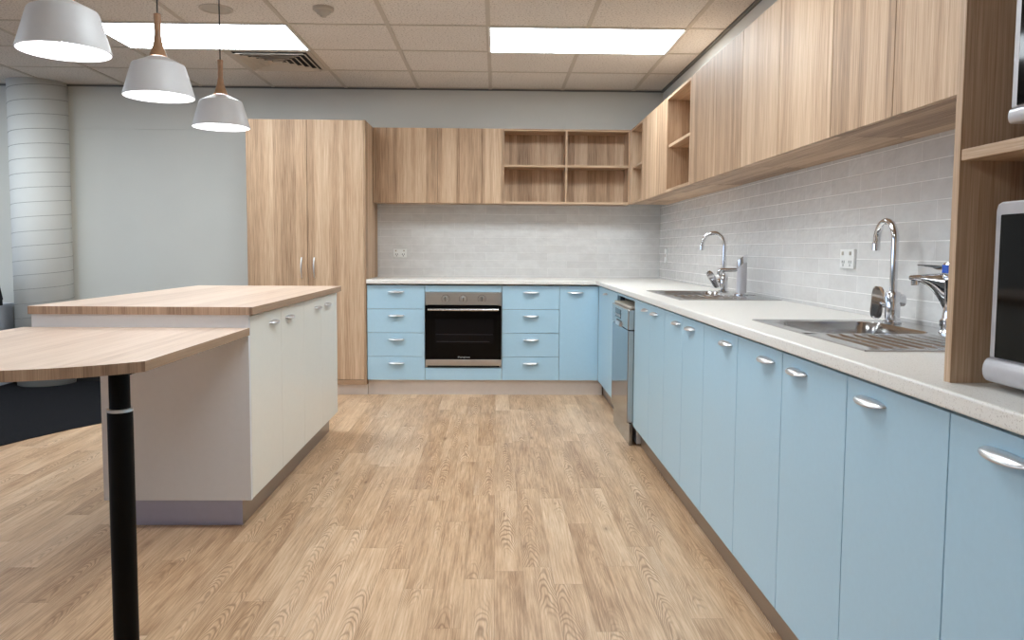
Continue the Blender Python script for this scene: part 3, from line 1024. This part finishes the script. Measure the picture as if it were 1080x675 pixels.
# ------------------------------------------------------------------ wall cabinets, back wall
ub0, ub1, ub2, ub3 = XL, -0.476, 0.045, XU
t = thing('wall_cabinet', 'oak two-door wall cabinet on the back wall beside the tall cupboard', 'cabinet', ((ub0 + ub2) / 2, YU + 0.12, ZU0), 'oak wall cabinets')
obj('body', B(ub0, ub2 - 0.001, YU + 0.02, 6.5955, ZU0 + 0.002, ZU1), M['wood_v'], t)
obj('door', B(ub0 + 0.001, ub1 - G, YU, YU + 0.018, ZU0, ZU1, 0.0008), M['wood_v'], t)
obj('door', B(ub1 + G, ub2 - 0.002, YU, YU + 0.018, ZU0, ZU1, 0.0008), M['wood_v'], t)
t = thing('open_shelf_unit', 'open oak shelf unit of four pigeonholes on the back wall', 'shelf', ((ub2 + ub3) / 2, YU + 0.12, ZU0), 'open oak wall shelves')
TH = 0.017
xm = (ub2 + ub3) / 2
zm = (ZU0 + ZU1) / 2 + 0.004
for xx in (ub2, xm - TH / 2, ub3 - TH):
    nm = 'divider' if abs(xx - xm) < 0.1 else 'side_panel'
    za, zb = (ZU0 + TH, ZU1 - TH) if nm == 'divider' else (ZU0, ZU1)
    obj(nm, B(xx, xx + TH, YU, 6.5955, za, zb, 0.0006), M['wood_v'], t)
obj('bottom_panel', B(ub2 + TH, ub3 - TH, YU, 6.585, ZU0, ZU0 + TH, 0.0006), M['wood_x'], t)
obj('top_panel', B(ub2 + TH, ub3 - TH, YU, 6.585, ZU1 - TH, ZU1, 0.0006), M['wood_x'], t)
for xa, xb in ((ub2 + TH, xm - TH / 2), (xm + TH / 2, ub3 - TH)):
    obj('shelf', B(xa, xb, YU + 0.002, 6.573, zm - TH / 2, zm + TH / 2, 0.0006), M['wood_x'], t)
obj('back_panel', B(ub2 + TH, ub3 - TH, 6.574, 6.585, ZU0 + TH, ZU1 - TH), M['wood_v'], t)

# ------------------------------------------------------------------ wall cabinets, right wall
XB = 1.392
def right_niche(y0, y1, label, blind_front=None):
    t = thing('open_shelf_unit', label, 'shelf', (XU + 0.15, (y0 + y1) / 2, ZU0), 'open oak wall shelves')
    obj('side_panel', B(XU, XB, y0, y0 + TH, ZU0, ZU1, 0.0006), M['wood_v'], t)
    obj('side_panel', B(XU, XB, y1 - TH, y1, ZU0, ZU1, 0.0006), M['wood_v'], t)
    obj('bottom_panel', B(XU, XB, y0 + TH, y1 - TH, ZU0, ZU0 + TH, 0.0006), M['wood_y'], t)
    obj('top_panel', B(XU, XB, y0 + TH, y1 - TH, ZU1 - TH, ZU1, 0.0006), M['wood_y'], t)
    obj('back_panel', B(XB - 0.012, XB, y0 + TH, y1 - TH, ZU0 + TH, ZU1 - TH), M['wood_v'], t)
    obj('shelf', B(XU + 0.012, XB - 0.013, y0 + TH, y1 - TH, zm - 0.012 - TH / 2, zm - 0.012 + TH / 2, 0.0006), M['wood_y'], t)
    return t
def right_wall_cab(y0, y1, doors, label):
    t = thing('wall_cabinet', label, 'cabinet', (XU + 0.15, (y0 + y1) / 2, ZU0), 'oak wall cabinets')
    obj('body', B(XU + 0.026, XB, y0 + 0.0005, y1 - 0.0005, ZU0 + TH, ZU1), M['wood_v'], t)
    obj('bottom_panel', B(XU + 0.0235, XB, y0 + 0.0005, y1 - 0.0005, ZU0 + 0.001, ZU0 + TH - 0.0005), M['wood_y'], t)
    for ya, yb in doors:
        obj('door', B(XU, XU + 0.018, ya + G, yb - G, ZU0, ZU1, 0.0008), M['wood_v'], t)
    return t
right_niche(5.835, 6.34, 'narrow open oak shelf unit in the corner of the right wall')
right_wall_cab(5.012, 5.834, [(5.012, 5.834)], 'oak single-door wall cabinet between the two open shelves near the corner')
right_niche(4.392, 5.011, 'open two-level oak shelf unit on the right wall above the dishwasher')
right_wall_cab(3.475, 4.391, [(3.475, 3.930), (3.930, 4.391)], 'oak wall cabinet above the far sink, next to the open shelf')
right_wall_cab(2.545, 3.474, [(2.545, 3.020), (3.020, 3.474)], 'oak wall cabinet above the power point and right of the far sink')
right_wall_cab(1.745, 2.544, [(1.745, 2.145), (2.145, 2.544)], 'oak wall cabinet above the near sink tap')
right_wall_cab(1.405, 1.744, [(1.405, 1.744)], 'narrow oak wall cabinet touching the microwave tower')

# ------------------------------------------------------------------ microwave tower on the worktop
ty0, ty1, tx0 = 0.74, 1.402, 0.826
t = thing('microwave_tower', 'open oak tower with shelf standing on the worktop, holding two microwaves', 'shelf unit', (1.1, (ty0 + ty1) / 2, ZW))
obj('side_panel', B(tx0, 1.386, ty1 - 0.020, ty1, ZW, ZU1, 0.0008), M['wood_v'], t)
obj('side_panel', B(tx0, 1.386, ty0, ty0 + 0.020, ZW, ZU1, 0.0008), M['wood_v'], t)
obj('back_panel', B(1.374, 1.386, ty0 + 0.02, ty1 - 0.02, ZW, ZU1 - 0.02), M['wood_v'], t)
obj('shelf', B(tx0 + 0.002, 1.374, ty0 + 0.02, ty1 - 0.02, 1.3045, 1.3245, 0.0008), M['wood_y'], t)
obj('top_panel', B(tx0, 1.386, ty0 + 0.02, ty1 - 0.02, ZU1 - 0.02, ZU1, 0.0008), M['wood_y'], t)

def microwave(x0, y0, y1, z0, h, depth, chin, label, ft=0.012):
    """front faces -x; far edge y1"""
    t = thing('microwave_oven', label, 'microwave', (x0 + depth / 2, (y0 + y1) / 2, z0 - 0.012), 'microwaves in the oak tower')
    z1 = z0 + h
    obj('case', B(x0 + 0.03, x0 + depth, y0 + 0.004, y1 - 0.004, z0, z1 - 0.004, 0.006), M['silver'], t)
    # rounded frame with an opening: built from four bars
    fr = bmesh.new()
    fw = 0.017
    prism(fr, [(y1, z0 + chin), (y1, z1 - 0.014), (y1 - 0.004, z1 - 0.004), (y1 - 0.014, z1), (y0 + 0.014, z1), (y0 + 0.004, z1 - 0.004), (y0, z1 - 0.014), (y0, z0 + chin)], 'x', x0 + 0.004, x0 + 0.0298, 0.003)
    d = obj('door', fr, M['silver'], t)
    obj('window', B(x0 + 0.001, x0 + 0.006, y0 + 0.13, y1 - fw, z0 + chin + 0.002, z1 - 0.022, 0.002), M['glass_black'], d)
    cpn = obj('control_panel', B(x0 + 0.001, x0 + 0.006, y0 + 0.012, y0 + 0.128, z0 + chin + 0.002, z1 - 0.022, 0.002), M['glass_window'], t)
    for q in range(4):
        obj('button', B(x0 - 0.001, x0 + 0.002, y0 + 0.03, y0 + 0.11, z0 + chin + 0.02 + q * 0.03, z0 + chin + 0.038 + q * 0.03, 0.001), M['silver'], cpn)
    # bulging chin
    ch = bmesh.new()
    prof = []
    for k in range(9):
        a = -PI / 2 + PI * k / 8
        prof.append((x0 + 0.006 - (0.013 if chin > 0.03 else 0.006) * math.cos(a), z0 + chin / 2 + (chin / 2) * math.sin(a)))
    prof += [(x0 + 0.0298, z0 + chin), (x0 + 0.0298, z0)]
    prism(ch, prof, 'y', y0, y1, 0.0)
    obj('chin', ch, M['silver'], t, True, 0.7)
    for fx in (x0 + 0.07, x0 + depth - 0.06):
        for fy in (y0 + 0.06, y1 - 0.06):
            obj('foot', cyl(fx, fy, z0 - ft, z0, 0.014, 20), M['slot'], t)
    return t
microwave(0.858, 0.85, 1.330, ZW + 0.0125, 0.311, 0.36, 0.042, 'silver microwave standing on the worktop at the foot of the tower')
microwave(0.835, 0.80, 1.270, 1.3245 + 0.0275, 0.290, 0.36, 0.024, 'upper silver microwave raised on the shelf of the oak tower', 0.027)

# ------------------------------------------------------------------ island
IX = -0.985      # door faces
def island_cab(y0, y1, doors, label, near):
    t = thing('island_cabinet', label, 'cabinet', (-1.28, (y0 + y1) / 2, 0), 'white island cabinets')
    ya = y0 + (0.0205 if near else 0.001)
    obj('body', B(-1.57, IX - DT - 0.001, ya, y1 - 0.001, ZD, 0.873), M['white'], t)
    for a, b, hy in doors:
        d = obj('door', B(IX - DT, IX, a + G, b - G, ZD + G, 0.868, 0.001), M['white'], t)
        mesh_at('handle', H_PX, (IX, hy, 0.818), d)
    pl = bmesh.new()
    box(pl, -1.055, -1.04, y0 + 0.06 if near else y0, y1 - (0.0 if near else 0.0), 0, ZD - 0.001)
    obj('kickboard', pl, M['kick_y'], t)
    if near:
        obj('end_panel', prism(bmesh.new(), [(-1.575, ZD), (IX, ZD), (IX, 0.875), (-1.838, 0.875), (-1.838, 0.79), (-1.575, 0.79)], 'y', y0, y0 + 0.0195, 0.0008), M['end_white'], t)
        k = obj('end_kickboard', B(-1.52, -1.0405, y0 + 0.058, y0 + 0.0735, 0, ZD - 0.001), M['kick_island'], t)
        k['label'] = 'aluminium kickboard with a lavender light cast in its colour'
    return t
island_cab(3.10, 3.987, [(3.121, 3.571, 3.445), (3.571, 3.987, 3.705)], 'white island cabinet at the table end, with grey end panel', True)
island_cab(3.987, 4.82, [(3.987, 4.405, 4.285), (4.405, 4.82, 4.535)], 'white island cabinet at the end toward the tall cupboard', False)
bm = bmesh.new()
box(bm, -1.842, -0.962, 3.082, 4.845, 0.876, 0.908, 0.0015)
for f in bm.faces:
    nn = f.normal
    f.material_index = 0
bm.normal_update()
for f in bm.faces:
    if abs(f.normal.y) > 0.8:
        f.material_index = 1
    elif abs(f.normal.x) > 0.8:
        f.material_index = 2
tag(obj('island_benchtop', bm, [M['wood_top'], M['wood_edge'], M['wood_long_edge']]), 'rectangular oak benchtop lying on the white island cabinets', 'benchtop')

# peninsula table, half-round end
t = thing('peninsula_table', 'low half-round oak table joined to the island end on a black leg', 'table', (-1.42, 2.6, 0))
yj, zt, zb = 3.0985, 0.824, 0.7935
cxx, half, Rr, yc = -1.425, 0.445, 0.595, 2.57
poly = [(cxx + half, yj)]
a0 = math.asin(half / Rr)
for k in range(33):
    a = a0 - 2 * a0 * k / 32
    poly.append((cxx + Rr * math.sin(a), yc - Rr * math.cos(a)))
poly.append((cxx - half, yj))
bm = bmesh.new()
prism(bm, poly, 'z', zt, zb, 0.0012)
bm.normal_update()
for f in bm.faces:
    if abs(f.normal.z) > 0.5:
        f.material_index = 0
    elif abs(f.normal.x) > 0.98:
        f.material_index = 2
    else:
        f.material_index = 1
obj('tabletop', bm, [M['wood_top'], M['wood_edge'], M['wood_long_edge']], t)
lx, ly = -1.058, 2.185
lg = obj('leg', cyl(lx, ly, 0.0, 0.688, 0.0335, 40), M['black'], t, True, 0.6)
obj('upper_tube', cyl(lx, ly, 0.688, zb - 0.004, 0.0275, 40), M['black'], lg, True, 0.6)
obj('collar', lathe(bmesh.new(), [(0.0343, 0.680), (0.0343, 0.6885), (0.028, 0.6895)], lx, ly, 40, False, False), M['handle'], lg, True, 0.6)
obj('mounting_plate', B(lx - 0.05, lx + 0.05, ly - 0.05, ly + 0.05, zb - 0.004, zb - 0.0002, 0.001), M['black'], lg)
# ------------------------------------------------------------------ pendants
def pendant(cx, cy, zr, label):
    t = thing('pendant_lamp', label, 'lamp', (cx, cy, ZC), 'white pendant lamps with timber necks')
    prof = [(0.1395, zr), (0.1400, zr + 0.003), (0.105, zr + 0.124), (0.101, zr + 0.131), (0.070, zr + 0.146), (0.034, zr + 0.163)]
    inner = [(r - 0.003, z - (0.002 if i > 2 else 0)) for i, (r, z) in enumerate(prof)]
    bm = bmesh.new()
    lathe(bm, prof + inner[::-1] + [prof[0]], cx, cy, 72, False, False)
    bmesh.ops.remove_doubles(bm, verts=bm.verts, dist=1e-5)
    obj('lamp_shade', bm, M['shade'], t, True, 0.5)
    neck = [(0.035, zr + 0.1635), (0.034, zr + 0.168), (0.027, zr + 0.188), (0.021, zr + 0.205), (0.0165, zr + 0.225), (0.0135, zr + 0.25), (0.013, zr + 0.28),
            (0.0138, zr + 0.31), (0.0145, zr + 0.335), (0.013, zr + 0.337)]
    obj('neck', lathe(bmesh.new(), neck, cx, cy, 36), M['wood_turned'], t, True, 0.6)
    obj('cord', cyl(cx, cy, zr + 0.337, ZC - 0.022, 0.0032, 10), M['cord'], t, True, 0.6)
    obj('ceiling_rose', lathe(bmesh.new(), [(0.05, ZC - 0.005), (0.05, ZC - 0.018), (0.046, ZC - 0.022), (0, ZC - 0.022)][::-1], cx, cy, 36), M['shade'], t, True, 0.5)
    bp = [(0.0, zr + 0.03)] + [(0.047 * math.sin(PI * k / 14), zr + 0.077 - 0.047 * math.cos(PI * k / 14)) for k in range(1, 12)] + [(0.017, zr + 0.135), (0.017, zr + 0.16)]
    obj('bulb', lathe(bmesh.new(), bp, cx, cy, 32), M['bulb'], t, True, 0.8)
    return t
pendant(-1.40, 4.029, 1.751, 'lit white pendant lamp nearest the tall cupboard, its full timber neck in view')
pendant(-1.40, 3.300, 1.763, 'middle lit white pendant lamp, hanging over the end of the island')
pendant(-1.40, 2.592, 1.770, 'nearest and largest-looking lit white pendant lamp, neck cut off by the frame')

# ------------------------------------------------------------------ ceiling fittings
def troffer(i, j, label):
    xa, xb, ya, yb = GX + T * i, GX + T * (i + 2), GY + T * j, GY + T * (j + 1)
    t = thing('ceiling_light', label, 'light', ((xa + xb) / 2, (ya + yb) / 2, ZC), 'recessed ceiling light panels')
    bm = bmesh.new()
    f = 0.014
    za, zb2 = ZC - 0.0085, ZC - 0.0005
    box(bm, xa, xb, ya, ya + f, za, zb2)
    box(bm, xa, xb, yb - f, yb, za, zb2)
    box(bm, xa, xa + f, ya + f, yb - f, za, zb2)
    box(bm, xb - f, xb, ya + f, yb - f, za, zb2)
    obj('frame', bm, M['plastic'], t)
    obj('diffuser', B(xa + f, xb - f, ya + f, yb - f, ZC - 0.0065, ZC - 0.001), M['troffer'], t)
    return t
tr = troffer(0, 0, 'bright ceiling light panel nearer the right wall cabinets')
copy_tree(tr, (-4 * T, 0, 0), 'bright ceiling light panel behind the pendant lamps')
copy_tree(tr, (-1 * T, -4 * T, 0), 'ceiling light panel above the aisle, added out of view as fill light')  # this and the following unseen panels are added to light the room
copy_tree(tr, (-4 * T, -8 * T, 0), 'ceiling light panel behind the camera on the table side, added out of view as fill light')
copy_tree(tr, (-8 * T, -4 * T, 0), 'ceiling light panel over the carpet beside the table, added out of view as fill light')
copy_tree(tr, (-8 * T, 0, 0), 'ceiling light panel over the carpet near the desk, added out of view as fill light')

# air diffuser
vx0, vx1, vy0, vy1 = GX - 3 * T, GX - 2 * T, GY + T, GY + 2 * T
t = thing('air_vent', 'square four-way louvred air vent in the ceiling next to a light panel', 'vent', ((vx0 + vx1) / 2, (vy0 + vy1) / 2, ZC))
vcx, vcy = (vx0 + vx1) / 2, (vy0 + vy1) / 2
obj('backing', B(vx0 + 0.03, vx1 - 0.03, vy0 + 0.03, vy1 - 0.03, ZC - 0.004, ZC - 0.001), M['dark_gap'], t)
def sq_ring(h, drop=0.024, run=0.020, lip=0.007, th=0.0016):
    bm = bmesh.new()
    L = []
    za, zb3 = ZC - 0.006, ZC - drop
    for hh, z in ((h - run, za), (h, zb3), (h + lip, zb3), (h + lip, zb3 + th), (h - th, zb3 + th), (h - run - th, za)):
        L.append([bm.verts.new((vcx + sx * hh, vcy + sy * hh, z)) for sx, sy in ((-1, -1), (1, -1), (1, 1), (-1, 1))])
    for a in range(6):
        b = (a + 1) % 6
        for k in range(4):
            m = (k + 1) % 4
            bm.faces.new((L[a][k], L[a][m], L[b][m], L[b][k]))
    return bm
hv = T / 2 - 0.012
bm = bmesh.new()
box(bm, vcx - hv, vcx + hv, vcy - hv, vcy - hv + 0.03, ZC - 0.010, ZC - 0.0042)
box(bm, vcx - hv, vcx + hv, vcy + hv - 0.03, vcy + hv, ZC - 0.010, ZC - 0.0042)
box(bm, vcx - hv, vcx - hv + 0.03, vcy - hv + 0.03, vcy + hv - 0.03, ZC - 0.010, ZC - 0.0042)
box(bm, vcx + hv - 0.03, vcx + hv, vcy - hv + 0.03, vcy + hv - 0.03, ZC - 0.010, ZC - 0.0042)
obj('frame', bm, M['tbar'], t)
for k in range(5):
    h = hv - 0.044 - k * 0.043
    obj('louvre', sq_ring(h), M['tbar'], t)
obj('louvre', B(vcx - 0.03, vcx + 0.03, vcy - 0.03, vcy + 0.03, ZC - 0.020, ZC - 0.005), M['tbar'], t)

# smoke detector and ceiling speaker
t = thing('smoke_detector', 'small round smoke detector on a ceiling tile', 'smoke detector', (-0.966, 4.43, ZC))
obj('base', lathe(bmesh.new(), [(0.0, ZC - 0.018), (0.054, ZC - 0.018), (0.058, ZC - 0.014), (0.058, ZC - 0.0005)], -0.966, 4.43, 40), M['plastic_grey'], t, True, 0.5)
obj('dome', lathe(bmesh.new(), [(0.0, ZC - 0.052), (0.014, ZC - 0.052), (0.02, ZC - 0.044), (0.036, ZC - 0.034), (0.044, ZC - 0.0185)], -0.966, 4.43, 40), M['plastic_grey'], t, True, 0.5)
t = thing('ceiling_speaker', 'round flush ceiling disc above the pendant lamps', 'ceiling speaker', (-1.571, 4.473, ZC))
obj('rim', lathe(bmesh.new(), [(0.078, ZC - 0.006), (0.088, ZC - 0.007), (0.092, ZC - 0.004), (0.092, ZC - 0.0005), (0.078, ZC - 0.0005), (0.078, ZC - 0.006)], -1.571, 4.473, 48, False, False), M['tbar'], t, True, 0.5)
obj('grille', lathe(bmesh.new(), [(0.0, ZC - 0.004), (0.0775, ZC - 0.004), (0.0775, ZC - 0.0005)], -1.571, 4.473, 48), M['plastic_grey'], t, True, 0.5)

# ------------------------------------------------------------------ far left: desk with a bag, wall hook
t = thing('desk', 'grey desk against the wall left of the round column', 'desk', (-4.55, 6.27, 0))
obj('desktop', B(-5.1, -4.035, 5.98, 6.57, 0.645, 0.67, 0.002), M['desk'], t)
obj('side_panel', B(-4.06, -4.04, 6.0, 6.56, 0.006, 0.644), M['desk'], t)
obj('side_panel', B(-5.09, -5.07, 6.0, 6.56, 0.006, 0.644), M['desk'], t)
obj('modesty_panel', B(-5.069, -4.061, 6.03, 6.048, 0.12, 0.644), M['desk'], t)
t = thing('bag', 'black bag standing on the grey desk at the far left', 'bag', (-4.15, 6.2, 0.67))
bm = bmesh.new()
prism(bm, [(-4.26, 0.6705), (-3.935, 0.6705), (-3.942, 0.72), (-3.965, 0.84), (-3.982, 0.89), (-4.01, 0.905), (-4.19, 0.905), (-4.23, 0.88), (-4.25, 0.76)], 'y', 6.10, 6.28, 0.02)
obj('body', bm, M['bag'], t)
obj('carry_loop', tube(bmesh.new(), [(-4.17 + 0.06 * (1 - math.cos(PI * k / 12)), 6.19, 0.895 + 0.07 * math.sin(PI * k / 12)) for k in range(13)], 0.008, 10), M['bag'], t, True)
t = thing('wall_hook', 'grey coat hook on the wall above the black bag', 'hook', (-4.15, 6.596, 1.1))
obj('plate', B(-4.24, -4.165, 6.586, 6.5965, 1.085, 1.12, 0.002), M['groove'], t)
obj('peg', tube(bmesh.new(), [(-4.18, 6.587, 1.10), (-4.18, 6.55, 1.09), (-4.18, 6.53, 1.10), (-4.18, 6.525, 1.115)], 0.007, 10), M['groove'], t, True)

# ------------------------------------------------------------------ daylight and view
w = bpy.data.worlds.new('daylight')
scene.world = w
w.use_nodes = True
bg = w.node_tree.nodes['Background']
bg.inputs[0].default_value = (0.62, 0.76, 1.0, 1)
bg.inputs[1].default_value = 3.0
pd = bpy.data.lights.new('window_portal', 'AREA')
pd.shape = 'RECTANGLE'
pd.size, pd.size_y = 8.0, 1.2
pd.cycles.is_portal = True
po = bpy.data.objects.new('window_portal', pd)
COL.objects.link(po)
po.location = (-8.0, 2.1, 1.55)
po.rotation_euler = (PI / 2, 0, -PI / 2)

vs_ = scene.view_settings
scene.display_settings.display_device = 'sRGB'
vs_.view_transform = 'Standard'
vs_.look = 'None'
vs_.gamma = 1.0
vs_.use_curve_mapping = False
vs_.exposure = 0.27
scene.cycles.use_denoising = True
scene.cycles.max_bounces = 10
scene.cycles.diffuse_bounces = 6
scene.cycles.sample_clamp_indirect = 6.0
